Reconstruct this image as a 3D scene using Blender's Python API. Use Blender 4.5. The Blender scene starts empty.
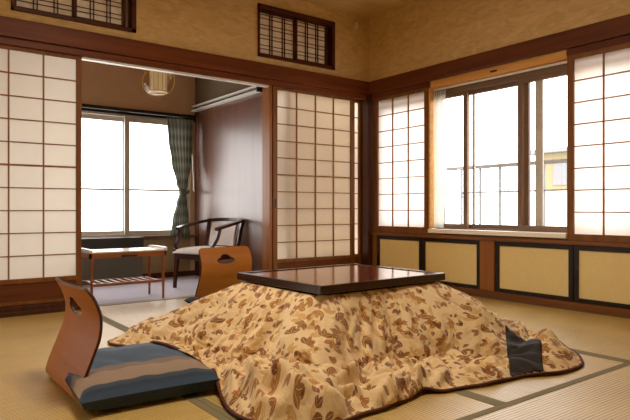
import bpy, bmesh, math, random
import numpy as np
from mathutils import Vector, Matrix
random.seed(7)
PI = math.pi
S = bpy.context.scene
COL = S.collection

# ------------------------------------------------------------------ camera, world, light, exposure
cam_d = bpy.data.cameras.new('camera'); cam = bpy.data.objects.new('camera', cam_d); COL.objects.link(cam)
cam.location = (-3.889, -4.256, 0.70)
cam.rotation_euler = (PI/2, 0, -math.atan2(0.603, 0.7977))
cam_d.sensor_width = 36; cam_d.lens = 36*578/630; cam_d.clip_start = 0.02
S.camera = cam
S.view_settings.view_transform = 'Standard'; S.view_settings.look = 'None'
S.view_settings.exposure = 0.2; S.view_settings.gamma = 1; S.view_settings.use_curve_mapping = False

W = bpy.data.worlds.new('sky'); S.world = W; W.use_nodes = True
bgn = W.node_tree.nodes['Background']; bgn.inputs[0].default_value = (1, .985, .96, 1); bgn.inputs[1].default_value = 5.6

def area(name, loc, rot, sx, sy, power, colour=(1, 1, 1), portal=False):
    d = bpy.data.lights.new(name, 'AREA'); d.shape = 'RECTANGLE'; d.size = sx; d.size_y = sy
    d.energy = power; d.color = colour
    if portal: d.cycles.is_portal = True
    o = bpy.data.objects.new(name, d); COL.objects.link(o); o.location = loc; o.rotation_euler = rot
    return o
area('window_portal_right', (0.30, -1.45, 1.16), (0, PI/2, 0), 1.35, 2.8, 1, portal=True)
area('window_portal_veranda', (-2.2, 1.62, 1.05), (-PI/2, 0, 0), 2.2, 1.3, 1, portal=True)
# unseen ceiling lamp, added as warm fill (its housing is built further down)
FILL_LAMP = area('added_fill_light', (-2.7, -2.3, 2.40), (0, 0, 0), 0.6, 0.6, 33, (1.0, .87, .70))

# ------------------------------------------------------------------ materials
def lin(c):
    return tuple(((v/255)/12.92 if v/255 <= .04045 else (((v/255)+.055)/1.055)**2.4) for v in c) + (1,)
def nt(name):
    m = bpy.data.materials.new(name); m.use_nodes = True
    t = m.node_tree; return m, t, t.nodes, t.links, t.nodes['Principled BSDF']
def plain(name, c, rough=.6, metal=0, spec=.5, noise=0, nscale=8, coat=0, bump=0):
    m, t, N, L, b = nt(name)
    b.inputs['Base Color'].default_value = lin(c); b.inputs['Roughness'].default_value = rough
    b.inputs['Metallic'].default_value = metal; b.inputs['Specular IOR Level'].default_value = spec
    if coat: b.inputs['Coat Weight'].default_value = coat; b.inputs['Coat Roughness'].default_value = .12
    tc = N.new('ShaderNodeTexCoord'); n = N.new('ShaderNodeTexNoise'); n.inputs['Scale'].default_value = nscale; n.inputs['Detail'].default_value = 4
    L.new(tc.outputs['Object'], n.inputs['Vector'])
    if noise:
        r = N.new('ShaderNodeMapRange'); r.inputs[1].default_value = .3; r.inputs[2].default_value = .7
        r.inputs[3].default_value = 1-noise; r.inputs[4].default_value = 1+noise
        mx = N.new('ShaderNodeMix'); mx.data_type = 'RGBA'; mx.blend_type = 'MULTIPLY'; mx.inputs[0].default_value = 1
        mx.inputs[6].default_value = lin(c); L.new(n.outputs[0], r.inputs[0]); L.new(r.outputs[0], mx.inputs[7]); L.new(mx.outputs[2], b.inputs['Base Color'])
    if bump:
        bp = N.new('ShaderNodeBump'); bp.inputs['Strength'].default_value = bump; bp.inputs['Distance'].default_value = .004
        L.new(n.outputs[0], bp.inputs['Height']); L.new(bp.outputs[0], b.inputs['Normal'])
    return m
def wood(name, c1, c2, axis='x', rough=.4, scale=1.0, coat=0, spec=.28):
    m, t, N, L, b = nt(name)
    tc = N.new('ShaderNodeTexCoord'); mp = N.new('ShaderNodeMapping')
    sc = {'x': (1.2, 22, 22), 'y': (22, 1.2, 22), 'z': (22, 22, 1.2)}[axis]
    mp.inputs['Scale'].default_value = tuple(v*scale for v in sc)
    n = N.new('ShaderNodeTexNoise'); n.inputs['Scale'].default_value = 1; n.inputs['Detail'].default_value = 6; n.inputs['Distortion'].default_value = .6
    cr = N.new('ShaderNodeValToRGB'); e = cr.color_ramp.elements; e[0].position = .32; e[0].color = lin(c1); e[1].position = .7; e[1].color = lin(c2)
    L.new(tc.outputs['Object'], mp.inputs[0]); L.new(mp.outputs[0], n.inputs['Vector']); L.new(n.outputs[0], cr.inputs[0]); L.new(cr.outputs[0], b.inputs['Base Color'])
    b.inputs['Roughness'].default_value = rough; b.inputs['Coat Weight'].default_value = coat; b.inputs['Coat Roughness'].default_value = .1
    b.inputs['Specular IOR Level'].default_value = spec
    bp = N.new('ShaderNodeBump'); bp.inputs['Strength'].default_value = .15; bp.inputs['Distance'].default_value = .002
    L.new(n.outputs[0], bp.inputs['Height']); L.new(bp.outputs[0], b.inputs['Normal'])
    return m
def paper(name, c, trans=.5):
    m, t, N, L, b = nt(name); N.remove(b)
    out = N['Material Output']
    d = N.new('ShaderNodeBsdfDiffuse'); tr = N.new('ShaderNodeBsdfTranslucent'); mx = N.new('ShaderNodeMixShader')
    tc = N.new('ShaderNodeTexCoord'); n = N.new('ShaderNodeTexNoise'); n.inputs['Scale'].default_value = 9; n.inputs['Detail'].default_value = 5
    r = N.new('ShaderNodeMapRange'); r.inputs[3].default_value = .94; r.inputs[4].default_value = 1.03
    q = N.new('ShaderNodeMix'); q.data_type = 'RGBA'; q.blend_type = 'MULTIPLY'; q.inputs[0].default_value = 1; q.inputs[6].default_value = lin(c)
    L.new(tc.outputs['Object'], n.inputs['Vector']); L.new(n.outputs[0], r.inputs[0]); L.new(r.outputs[0], q.inputs[7])
    for s in (d, tr): L.new(q.outputs[2], s.inputs['Color'])
    mx.inputs[0].default_value = trans
    L.new(d.outputs[0], mx.inputs[1]); L.new(tr.outputs[0], mx.inputs[2]); L.new(mx.outputs[0], out.inputs[0])
    return m
def glass(name, tint=(1, 1, 1, 1), gloss=.05):
    m, t, N, L, b = nt(name); N.remove(b)
    a = N.new('ShaderNodeBsdfTransparent'); a.inputs[0].default_value = tint
    g = N.new('ShaderNodeBsdfGlossy'); g.inputs['Roughness'].default_value = .02
    mx = N.new('ShaderNodeMixShader'); mx.inputs[0].default_value = gloss
    L.new(a.outputs[0], mx.inputs[1]); L.new(g.outputs[0], mx.inputs[2]); L.new(mx.outputs[0], N['Material Output'].inputs[0])
    return m

def plaster(name, c1, c2):
    m, t, N, L, b = nt(name)
    tc = N.new('ShaderNodeTexCoord'); mp = N.new('ShaderNodeMapping'); mp.inputs['Scale'].default_value = (5, 5, 14)
    n = N.new('ShaderNodeTexNoise'); n.inputs['Scale'].default_value = 1.6; n.inputs['Detail'].default_value = 7; n.inputs['Distortion'].default_value = 1.2
    cr = N.new('ShaderNodeValToRGB'); e = cr.color_ramp.elements; e[0].position = .35; e[0].color = lin(c1); e[1].position = .68; e[1].color = lin(c2)
    L.new(tc.outputs['Object'], mp.inputs[0]); L.new(mp.outputs[0], n.inputs['Vector']); L.new(n.outputs[0], cr.inputs[0]); L.new(cr.outputs[0], b.inputs['Base Color'])
    b.inputs['Roughness'].default_value = .9; b.inputs['Specular IOR Level'].default_value = .15
    bp = N.new('ShaderNodeBump'); bp.inputs['Strength'].default_value = .5; bp.inputs['Distance'].default_value = .004
    L.new(n.outputs[0], bp.inputs['Height']); L.new(bp.outputs[0], b.inputs['Normal'])
    return m
M = {}
M['wall'] = plaster('golden_wallpaper', (204, 172, 116), (224, 194, 140))
M['ceil'] = wood('ceiling_board', (205, 170, 112), (220, 188, 130), 'x', .8, spec=.2)
M['nageshi_x'] = wood('red_brown_beam_x', (94, 44, 16), (124, 64, 25), 'x', .45)
M['nageshi_y'] = wood('red_brown_beam_y', (84, 40, 16), (112, 58, 23), 'y', .45)
M['post'] = wood('brown_post', (60, 29, 12), (84, 43, 18), 'z', .5)
M['orange_z'] = wood('orange_post', (134, 82, 32), (164, 106, 46), 'z', .4)
M['orange_y'] = wood('orange_rail', (106, 62, 25), (134, 84, 36), 'y', .4)
M['shoji'] = wood('shoji_cedar', (132, 86, 40), (160, 108, 54), 'z', .6)
M['shoji_edge'] = wood('shoji_stile', (110, 66, 28), (138, 88, 38), 'z', .5)
M['hip'] = wood('hip_board', (90, 46, 18), (114, 62, 26), 'x', .5)
M['paper'] = paper('shoji_paper', (246, 238, 222), .5)
M['paper_out'] = paper('shoji_paper_daylit', (240, 232, 226), .5)
M['paper_dim'] = paper('transom_paper', (255, 246, 232), .0)
M['dark'] = wood('dark_lacquer', (26, 18, 12), (40, 26, 16), 'x', .35)
M['transom'] = wood('transom_wood', (66, 28, 16), (88, 40, 22), 'x', .45)
M['fusuma'] = plain('fusuma_cloth', (238, 216, 154), .8, spec=.2, noise=.03, nscale=60)
M['silver'] = plain('aluminium', (196, 190, 178), .5, metal=.1)
M['bronze'] = plain('bronze_aluminium', (122, 94, 72), .5, metal=.1)
M['glass'] = glass('window_glass')
M['sill'] = wood('glare_white_sill', (246, 240, 228), (252, 248, 240), 'y', .35)  # near white, to put the window glare into the sill colour
M['lintel'] = wood('honey_lintel', (206, 146, 72), (228, 170, 96), 'y', .45)
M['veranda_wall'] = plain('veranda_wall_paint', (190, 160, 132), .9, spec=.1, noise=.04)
M['side_shaded'] = plain('side_wall_in_shade', (112, 98, 78), .9, spec=.1, noise=.04)  # veranda wall paint with the weaker side light put into the colour
M['veranda_dado'] = plain('veranda_dado', (156, 132, 98), .8, spec=.2, noise=.04)
M['panel_wood'] = wood('varnished_panel', (92, 56, 40), (112, 72, 52), 'z', .34, .6, spec=1)
M['carpet'] = plain('veranda_carpet', (186, 180, 190), .9, spec=.1, noise=.08, nscale=200, bump=.5)
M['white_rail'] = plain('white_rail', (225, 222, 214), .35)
M['black'] = plain('black', (22, 20, 18), .4)
M['border'] = plain('tatami_border_cloth', (128, 118, 90), .75, spec=.2, noise=.08, nscale=300)
M['threshold'] = wood('worn_threshold', (128, 112, 92), (152, 136, 112), 'x', .5)
M['ply'] = wood('bent_plywood', (160, 96, 32), (180, 114, 42), 'y', .5, .6, spec=.12)
M['ply_edge'] = plain('plywood_edge', (70, 36, 20), .5)
M['table_red'] = wood('table_lacquer', (104, 42, 24), (124, 54, 32), 'x', .12, .7, coat=.8)
M['table_rim'] = plain('table_rim', (54, 28, 18), .2, coat=.5)
M['cushion_dark'] = plain('cushion_navy', (34, 38, 44), .9)
M['teatable'] = wood('tea_table_wood', (128, 72, 38), (154, 94, 52), 'x', .35)
M['laminate'] = plain('white_laminate', (232, 226, 214), .2)
M['armwood'] = wood('armchair_wood', (46, 24, 16), (64, 34, 22), 'x', .3, coat=.3)
M['upholstery'] = plain('grey_upholstery', (216, 208, 204), .9, noise=.08, nscale=60)
M['heater'] = plain('heater_grey', (92, 88, 76), .6)
M['heater_top'] = plain('heater_black', (44, 46, 42), .5)
M['rail_out'] = plain('railing_grey', (112, 112, 114), .6)
M['rail_out2'] = plain('railing_grey_light', (150, 120, 95), .6)
M['house_out'] = plain('house_yellow', (132, 118, 88), .8)
M['concrete'] = plain('balcony_concrete', (150, 148, 144), .9, noise=.06)
M['hem'] = plain('maroon_binding', (84, 40, 22), .8)
M['patch'] = plain('black_cloth', (30, 26, 24), .75)
M['lampshade'] = paper('lamp_paper', (255, 252, 240), .35)
M['brass'] = plain('amber_hoop', (214, 184, 116), .4)
M['amber'] = glass('amber_globe', (.97, .92, .80, 1), .04)
M['sheer'] = paper('sheer_curtain', (236, 240, 240), .55)
_t = M['sheer'].node_tree; _o = _t.nodes['Material Output']; _src = _o.inputs[0].links[0].from_socket
_tr = _t.nodes.new('ShaderNodeBsdfTransparent'); _mx = _t.nodes.new('ShaderNodeMixShader'); _mx.inputs[0].default_value = .15
_t.links.new(_src, _mx.inputs[1]); _t.links.new(_tr.outputs[0], _mx.inputs[2]); _t.links.new(_mx.outputs[0], _o.inputs[0])

def mat_checker():
    m, t, N, L, b = nt('green_plaid_curtain')
    uv = N.new('ShaderNodeUVMap'); uv.uv_map = 'UVMap'; sp = N.new('ShaderNodeSeparateXYZ'); L.new(uv.outputs[0], sp.inputs[0])
    outs = []
    for i, s in ((0, 55.), (1, 55.)):
        mu = N.new('ShaderNodeMath'); mu.operation = 'MULTIPLY'; mu.inputs[1].default_value = s; L.new(sp.outputs[i], mu.inputs[0])
        si = N.new('ShaderNodeMath'); si.operation = 'SINE'; L.new(mu.outputs[0], si.inputs[0]); outs.append(si)
    ad = N.new('ShaderNodeMath'); ad.operation = 'ADD'; L.new(outs[0].outputs[0], ad.inputs[0]); L.new(outs[1].outputs[0], ad.inputs[1])
    cr = N.new('ShaderNodeValToRGB'); e = cr.color_ramp.elements; e[0].position = .0; e[0].color = lin((82, 84, 74)); e[1].position = 1; e[1].color = lin((128, 128, 114))
    mr = N.new('ShaderNodeMapRange'); mr.inputs[1].default_value = -2; mr.inputs[2].default_value = 2
    L.new(ad.outputs[0], mr.inputs[0]); L.new(mr.outputs[0], cr.inputs[0])
    L.new(cr.outputs[0], b.inputs['Base Color']); b.inputs['Roughness'].default_value = .9
    tr = N.new('ShaderNodeBsdfTranslucent'); L.new(cr.outputs[0], tr.inputs[0]); mx = N.new('ShaderNodeMixShader'); mx.inputs[0].default_value = .15
    L.new(b.outputs[0], mx.inputs[1]); L.new(tr.outputs[0], mx.inputs[2]); L.new(mx.outputs[0], N['Material Output'].inputs[0])
    return m
M['plaid'] = mat_checker()

def mat_tatami(name, along):
    # ribs repeat along axis `along`; fine straw lines run across them
    m, t, N, L, b = nt(name)
    tc = N.new('ShaderNodeTexCoord'); sp = N.new('ShaderNodeSeparateXYZ'); L.new(tc.outputs['Object'], sp.inputs[0])
    k = 0 if along == 'x' else 1
    def sine(i, period):
        mu = N.new('ShaderNodeMath'); mu.operation = 'MULTIPLY'; mu.inputs[1].default_value = 2*PI/period; L.new(sp.outputs[i], mu.inputs[0])
        s = N.new('ShaderNodeMath'); s.operation = 'SINE'; L.new(mu.outputs[0], s.inputs[0]); return s
    rib = sine(k, .0145); cross = sine(1-k, .0095)
    mul = N.new('ShaderNodeMath'); mul.operation = 'MULTIPLY_ADD'; L.new(cross.outputs[0], mul.inputs[0]); mul.inputs[1].default_value = .35; L.new(rib.outputs[0], mul.inputs[2])
    n = N.new('ShaderNodeTexNoise'); n.inputs['Scale'].default_value = 3; n.inputs['Detail'].default_value = 5; L.new(tc.outputs['Object'], n.inputs['Vector'])
    mp = N.new('ShaderNodeMapping'); mp.inputs['Scale'].default_value = (6, 300, 1) if k == 1 else (300, 6, 1)
    n2 = N.new('ShaderNodeTexNoise'); n2.inputs['Scale'].default_value = 1; L.new(tc.outputs['Object'], mp.inputs[0]); L.new(mp.outputs[0], n2.inputs['Vector'])
    a = N.new('ShaderNodeMath'); a.operation = 'MULTIPLY_ADD'; L.new(n.outputs[0], a.inputs[0]); a.inputs[1].default_value = .7
    b2 = N.new('ShaderNodeMath'); b2.operation = 'MULTIPLY_ADD'; L.new(mul.outputs[0], b2.inputs[0]); b2.inputs[1].default_value = .32; 
    L.new(n2.outputs[0], b2.inputs[2]); L.new(b2.outputs[0], a.inputs[2])
    cr = N.new('ShaderNodeValToRGB'); e = cr.color_ramp.elements; e[0].position = .45; e[0].color = lin((146, 112, 46)); e[1].position = 1.0; e[1].color = lin((214, 184, 112))
    L.new(a.outputs[0], cr.inputs[0]); L.new(cr.outputs[0], b.inputs['Base Color'])
    b.inputs['Roughness'].default_value = .38; b.inputs['Specular IOR Level'].default_value = .8
    b.inputs['Coat Weight'].default_value = .25; b.inputs['Coat Roughness'].default_value = .3
    bp = N.new('ShaderNodeBump'); bp.inputs['Strength'].default_value = .35; bp.inputs['Distance'].default_value = .0015
    L.new(mul.outputs[0], bp.inputs['Height']); L.new(bp.outputs[0], b.inputs['Normal'])
    return m
M['tatami_x'] = mat_tatami('tatami_weave_x', 'x'); M['tatami_y'] = mat_tatami('tatami_weave_y', 'y')

def mat_floral():
    m, t, N, L, b = nt('leaf_print_cotton')
    uv = N.new('ShaderNodeUVMap'); uv.uv_map = 'UVMap'
    nz = N.new('ShaderNodeTexNoise'); nz.inputs['Scale'].default_value = 30; nz.inputs['Detail'].default_value = 3; L.new(uv.outputs[0], nz.inputs['Vector'])
    sb = N.new('ShaderNodeVectorMath'); sb.operation = 'SUBTRACT'; L.new(nz.outputs['Color'], sb.inputs[0]); sb.inputs[1].default_value = (.5, .5, .5)
    sc = N.new('ShaderNodeVectorMath'); sc.operation = 'SCALE'; sc.inputs['Scale'].default_value = .014; L.new(sb.outputs[0], sc.inputs[0])
    ad = N.new('ShaderNodeVectorMath'); ad.operation = 'ADD'; L.new(uv.outputs[0], ad.inputs[0]); L.new(sc.outputs[0], ad.inputs[1])
    def M2(op, a, c=None, v=None):
        q = N.new('ShaderNodeMath'); q.operation = op
        L.new(a, q.inputs[0])
        if c is not None: L.new(c, q.inputs[1])
        if v is not None: q.inputs[1].default_value = v
        return q.outputs[0]
    def leaf(scale, shift, Ln, wd, rnd, fan=1, keep=1.0):
        mp = N.new('ShaderNodeMapping'); mp.inputs['Location'].default_value = (shift, shift*1.7, 0); L.new(ad.outputs[0], mp.inputs[0])
        vo = N.new('ShaderNodeTexVoronoi'); vo.voronoi_dimensions = '2D'; vo.feature = 'F1'; vo.inputs['Scale'].default_value = scale; vo.inputs['Randomness'].default_value = rnd
        L.new(mp.outputs[0], vo.inputs['Vector'])
        of = N.new('ShaderNodeVectorMath'); of.operation = 'SUBTRACT'; L.new(mp.outputs[0], of.inputs[0]); L.new(vo.outputs['Position'], of.inputs[1])
        cs = N.new('ShaderNodeSeparateColor'); L.new(vo.outputs['Color'], cs.inputs[0])
        res = None
        for k in range(fan):
            ang = M2('MULTIPLY', cs.outputs[0], v=2*PI)
            ang = M2('ADD', ang, v=k*.95)
            ro = N.new('ShaderNodeVectorRotate'); ro.rotation_type = 'Z_AXIS'; L.new(of.outputs[0], ro.inputs['Vector']); L.new(ang, ro.inputs['Angle'])
            s = N.new('ShaderNodeSeparateXYZ'); L.new(ro.outputs[0], s.inputs[0])
            u = M2('SUBTRACT', s.outputs[0], v=(Ln*.9 if fan > 1 else 0)); u = M2('DIVIDE', u, v=Ln)
            u2 = M2('MULTIPLY', u, u)
            inv = N.new('ShaderNodeMath'); inv.operation = 'SUBTRACT'; inv.inputs[0].default_value = 1; L.new(u2, inv.inputs[1])
            w = M2('MULTIPLY', inv.outputs[0], v=wd); ay = M2('ABSOLUTE', s.outputs[1])
            mk = M2('LESS_THAN', ay, w)
            vein = M2('GREATER_THAN', ay, v=wd*.06); mk = M2('MULTIPLY', mk, vein)
            res = mk if res is None else M2('MAXIMUM', res, mk)
        kp = M2('LESS_THAN', cs.outputs[1], v=keep); res = M2('MULTIPLY', res, kp)
        return res, cs.outputs[2]
    base = N.new('ShaderNodeRGB'); base.outputs[0].default_value = lin((232, 206, 160))
    cur = base.outputs[0]
    def over(cur, mask, val, ca, cb, op=.9):
        cr = N.new('ShaderNodeValToRGB'); e = cr.color_ramp.elements; e[0].position = .2; e[0].color = lin(ca); e[1].position = .8; e[1].color = lin(cb); L.new(val, cr.inputs[0])
        f = M2('MULTIPLY', mask, v=op)
        mx = N.new('ShaderNodeMix'); mx.data_type = 'RGBA'; L.new(f, mx.inputs[0]); L.new(cur, mx.inputs[6]); L.new(cr.outputs[0], mx.inputs[7]); return mx.outputs[2]
    mk, v = leaf(10, 5.1, .032, .011, 1, 3, .9); cur = over(cur, mk, v, (214, 176, 112), (196, 150, 88), .8)
    mk, v = leaf(7.2, 1.3, .034, .0155, .85, 3, .95); cur = over(cur, mk, v, (172, 118, 52), (132, 82, 36))
    mk, v = leaf(9, 2.9, .028, .012, .95, 2, .75); cur = over(cur, mk, v, (120, 66, 36), (164, 100, 46))
    mk, v = leaf(12, 7.7, .020, .010, 1, 1, .6); cur = over(cur, mk, v, (96, 52, 34), (150, 90, 44))
    mk, v = leaf(5, 11.3, .012, .005, 1, 3, .4); cur = over(cur, mk, v, (110, 90, 130), (120, 80, 110))
    L.new(cur, b.inputs['Base Color']); b.inputs['Roughness'].default_value = .85; b.inputs['Specular IOR Level'].default_value = .2
    b.inputs['Sheen Weight'].default_value = .15
    fn = N.new('ShaderNodeTexNoise'); fn.inputs['Scale'].default_value = 18; fn.inputs['Detail'].default_value = 4; fn.inputs['Distortion'].default_value = 1.5; L.new(uv.outputs[0], fn.inputs['Vector'])
    bp = N.new('ShaderNodeBump'); bp.inputs['Strength'].default_value = .6; bp.inputs['Distance'].default_value = .010; L.new(fn.outputs[0], bp.inputs['Height']); L.new(bp.outputs[0], b.inputs['Normal'])
    return m
M['floral'] = mat_floral()

def mat_zabuton():
    m, t, N, L, b = nt('striped_zabuton')
    tc = N.new('ShaderNodeTexCoord'); sp = N.new('ShaderNodeSeparateXYZ'); L.new(tc.outputs['Object'], sp.inputs[0])
    mr = N.new('ShaderNodeMapRange'); mr.inputs[1].default_value = -.31; mr.inputs[2].default_value = .31; L.new(sp.outputs[1], mr.inputs[0])
    cr = N.new('ShaderNodeValToRGB'); cr.color_ramp.interpolation = 'CONSTANT'; e = cr.color_ramp.elements
    e[0].position = 0; e[0].color = lin((56, 70, 88)); e[1].position = .045; e[1].color = lin((64, 74, 88))
    for p, c in ((.085, (146, 126, 108)), (.27, (122, 108, 96)), (.37, (78, 92, 112)), (.75, (96, 110, 130)), (.93, (76, 90, 110))):
        x = e.new(p); x.color = lin(c)
    L.new(mr.outputs[0], cr.inputs[0]); L.new(cr.outputs[0], b.inputs['Base Color']); b.inputs['Roughness'].default_value = .85; b.inputs['Specular IOR Level'].default_value = .25
    return m
M['zabuton'] = mat_zabuton()

# ------------------------------------------------------------------ mesh helpers
class MB:
    def __init__(s): s.v = []; s.f = []
    def add(s, v, f):
        n = len(s.v); s.v += [tuple(p) for p in v]; s.f += [tuple(i+n for i in q) for q in f]; return s
    def box(s, x0, x1, y0, y1, z0, z1):
        x0, x1 = sorted((x0, x1)); y0, y1 = sorted((y0, y1)); z0, z1 = sorted((z0, z1))
        return s.add([(x0, y0, z0), (x1, y0, z0), (x1, y1, z0), (x0, y1, z0), (x0, y0, z1), (x1, y0, z1), (x1, y1, z1), (x0, y1, z1)],
                     [(0, 3, 2, 1), (4, 5, 6, 7), (0, 1, 5, 4), (1, 2, 6, 5), (2, 3, 7, 6), (3, 0, 4, 7)])
    def quad(s, a, b, c, d): return s.add([a, b, c, d], [(0, 1, 2, 3)])
    def sweep(s, pts, w, h, up=(0, 0, 1), n=4, taper=None):
        """sweep a section (w across, h along `up`; n=4 rectangle, else an ellipse) along pts"""
        pts = [Vector(p) for p in pts]; up = Vector(up); vs = []; fs = []
        if n == 4: sec = [(-.5, -.5), (.5, -.5), (.5, .5), (-.5, .5)]
        else: sec = [(.5*math.cos(2*PI*k/n), .5*math.sin(2*PI*k/n)) for k in range(n)]
        for i, p in enumerate(pts):
            t = (pts[min(i+1, len(pts)-1)]-pts[max(i-1, 0)]).normalized()
            a = t.cross(up)
            if a.length < 1e-3: a = t.cross(Vector((1, 0, 0)))
            a.normalize(); c = a.cross(t).normalized()
            k = 1 if taper is None else taper[0]+(taper[1]-taper[0])*i/(len(pts)-1)
            for q in sec: vs.append(p+a*q[0]*w*k+c*q[1]*h*k)
        m = len(sec)
        for i in range(len(pts)-1):
            for j in range(m):
                fs.append((i*m+j, i*m+(j+1) % m, (i+1)*m+(j+1) % m, (i+1)*m+j))
        fs.append(tuple(range(m))[::-1]); fs.append(tuple(range((len(pts)-1)*m, len(pts)*m)))
        return s.add(vs, fs)
    def lathe(s, prof, c=(0, 0, 0), n=32):
        vs = []; fs = []
        for r, z in prof:
            for k in range(n): vs.append((c[0]+r*math.cos(2*PI*k/n), c[1]+r*math.sin(2*PI*k/n), c[2]+z))
        for i in range(len(prof)-1):
            for k in range(n): fs.append((i*n+k, i*n+(k+1) % n, (i+1)*n+(k+1) % n, (i+1)*n+k))
        return s.add(vs, fs)
def spline(pts, n=8):
    P = [Vector(p) for p in pts]; P = [2*P[0]-P[1]]+P+[2*P[-1]-P[-2]]; out = []
    for i in range(1, len(P)-2):
        for k in range(n):
            t = k/n; a, b, c, d = P[i-1:i+3]
            out.append(.5*((2*b)+(c-a)*t+(2*a-5*b+4*c-d)*t*t+(3*b-3*c+d-a)*t**3))
    out.append(P[-2]); return out
def root_loc(p):
    v = Vector((0, 0, 0))
    while p is not None: v += p.location; p = p.parent
    return v
def obj(name, mb, mat, parent=None, bevel=0, smooth=False, local=False, at=None, solid=0):
    me = bpy.data.meshes.new(name)
    off = Vector((0, 0, 0))
    if not local: off = root_loc(parent) if parent is not None else (Vector(at) if at else Vector((0, 0, 0)))
    me.from_pydata([Vector(v)-off for v in mb.v], [], mb.f); me.update()
    if solid == 0:
        bm = bmesh.new(); bm.from_mesh(me); bmesh.ops.recalc_face_normals(bm, faces=bm.faces); bm.to_mesh(me); bm.free()
    o = bpy.data.objects.new(name, me); COL.objects.link(o); me.materials.append(M[mat] if isinstance(mat, str) else mat)
    if smooth:
        for p in me.polygons: p.use_smooth = True
    if parent is not None: o.parent = parent
    elif not local: o.location = off
    if bevel:
        b = o.modifiers.new('bevel', 'BEVEL'); b.width = bevel; b.segments = 2; b.limit_method = 'ANGLE'
    if solid:
        b = o.modifiers.new('solidify', 'SOLIDIFY'); b.thickness = solid; b.offset = 0
    return o
def tag(o, label=None, cat=None, group=None, kind=None):
    if label: o['label'] = label
    if cat: o['category'] = cat
    if group: o['group'] = group
    if kind: o['kind'] = kind
    return o
def thing(name, label, cat, loc=(0, 0, 0), rz=0, group=None):
    o = bpy.data.objects.new(name, None); COL.objects.link(o); o.location = loc; o.rotation_euler = (0, 0, rz); o.empty_display_size = .1
    return tag(o, label, cat, group)
def struct(name, mb, mat, bevel=0, label=None):
    o = obj(name, mb, mat, bevel=bevel); o['kind'] = 'structure'
    if label: o['label'] = label
    return o

# ------------------------------------------------------------------ structure
RX0, RY0, CZ = -5.4, -5.6, 2.607
struct('floor', MB().box(RX0, 0.12, RY0, 0.03, -.14, -.05), 'concrete', label='subfloor beneath the tatami mats')
struct('ceiling', MB().box(RX0-.1, .3, RY0-.1, .14, CZ, CZ+.08), 'ceil', label='tan board ceiling above the tatami room')
w = MB()
TR = ((-3.19, -2.352, 2.022, 2.475), (-1.29, -.444, 2.022, 2.475))   # transom openings x0,x1,z0,z1
w.box(RX0, TR[0][0], .0, .12, 1.80, CZ); w.box(TR[0][1], TR[1][0], 0, .12, 1.80, CZ); w.box(TR[1][1], .15, 0, .12, 1.80, CZ)
for x0, x1, z0, z1 in TR: w.box(x0, x1, 0, .12, 1.80, z0); w.box(x0, x1, 0, .12, z1, CZ)
struct('wall_back', w, 'wall', label='golden wallpapered wall band above the opening to the veranda')
w = MB(); w.box(.0, .15, RY0, 0, 1.80, CZ); w.box(.0, .15, RY0, -2.98, -.05, 1.80); w.box(.05, .15, -2.98, 0, -.05, .454)
struct('wall_right', w, 'wall', label='shaded golden wall band above the right window')
struct('wall_left', MB().box(RX0-.1, RX0, RY0, .1, -.05, CZ), 'wall')
struct('wall_front', MB().box(RX0-.1, .15, RY0-.1, RY0, -.05, CZ), 'wall')
# beams
struct('trim_1', MB().box(RX0, 0, -.035, -.002, 1.835, 1.962), 'nageshi_x', .004, 'red-brown beam running along the top of the back wall openings')
struct('trim_2', MB().box(-.035, -.002, RY0, -.035, 1.835, 1.962), 'nageshi_y', .004, 'red-brown beam running above the right window')
struct('trim_3', MB().box(RX0, 0, -.012, .118, 1.788, 1.834), 'nageshi_x', .003, 'grooved head rail above the back screens')
hd = MB(); hd.box(-.012, .148, -.802, -.05, 1.788, 1.834); hd.box(-.012, .148, RY0, -2.07, 1.788, 1.834)
struct('trim_4', hd, 'nageshi_y', .003, 'head rail above the right wall screens')
struct('trim_5', MB().box(-.004, .148, -2.07, -.802, 1.772, 1.832), 'lintel', .003, 'honey coloured head board over the right window')
struct('trim_6', MB().box(-.055, .02, -.05, .11, 0, 1.834), 'post', .003, 'dark corner post between the two walls')
# veranda opening head: window light on the underside painted as a pale strip
struct('trim_7', MB().box(-2.735, -1.172, .004, .050, 1.772, 1.7875), 'white_rail', 0, 'pale strip painting window light under the opening head')
struct('trim_8', MB().box(-1.172, -1.146, -.006, .115, .005, 1.788), 'orange_z', .002, 'slim orange post beside the veranda opening')
struct('trim_9', MB().box(-2.735, -1.172, .035, .115, -.03, .004), 'threshold', .002, 'worn wooden threshold between mats and veranda')
t10 = MB(); t10.box(RX0, -2.735, -.022, .115, -.03, .062); t10.box(RX0, -2.735, -.034, .01, -.03, .028)
struct('trim_10', t10, 'post', .004, 'dark raised sill below the left screens')
struct('trim_11', MB().box(-1.145, -.055, -.018, .115, -.03, .05), 'post', .004, 'raised sill below the screens right of the opening')
# beam and sill of the right wall
struct('trim_12', MB().box(-.02, .05, -2.98, -.052, .455, .4865).box(0, .05, -2.077, -.8, .4866, .4995), 'orange_y', .003, 'red-brown sill beam above the low cupboard doors')
struct('trim_13', MB().box(-.034, .16, -2.077, -.800, .500, .535), 'sill', .002, 'window sill board whitened for the window glare')
struct('trim_14', MB().box(-.012, .05, -2.98, -.052, -.03, .056), 'orange_y', .003, 'orange-brown kick rail at the floor of the right wall')
struct('trim_15', MB().box(-.012, .16, -.803, -.790, .5355, 1.772), 'lintel', .001, 'honey coloured jamb left of the window')
struct('trim_16', MB().box(.02, .148, -2.09, -2.078, .5355, 1.772), 'lintel', .001, 'honey coloured jamb right of the window')

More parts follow.
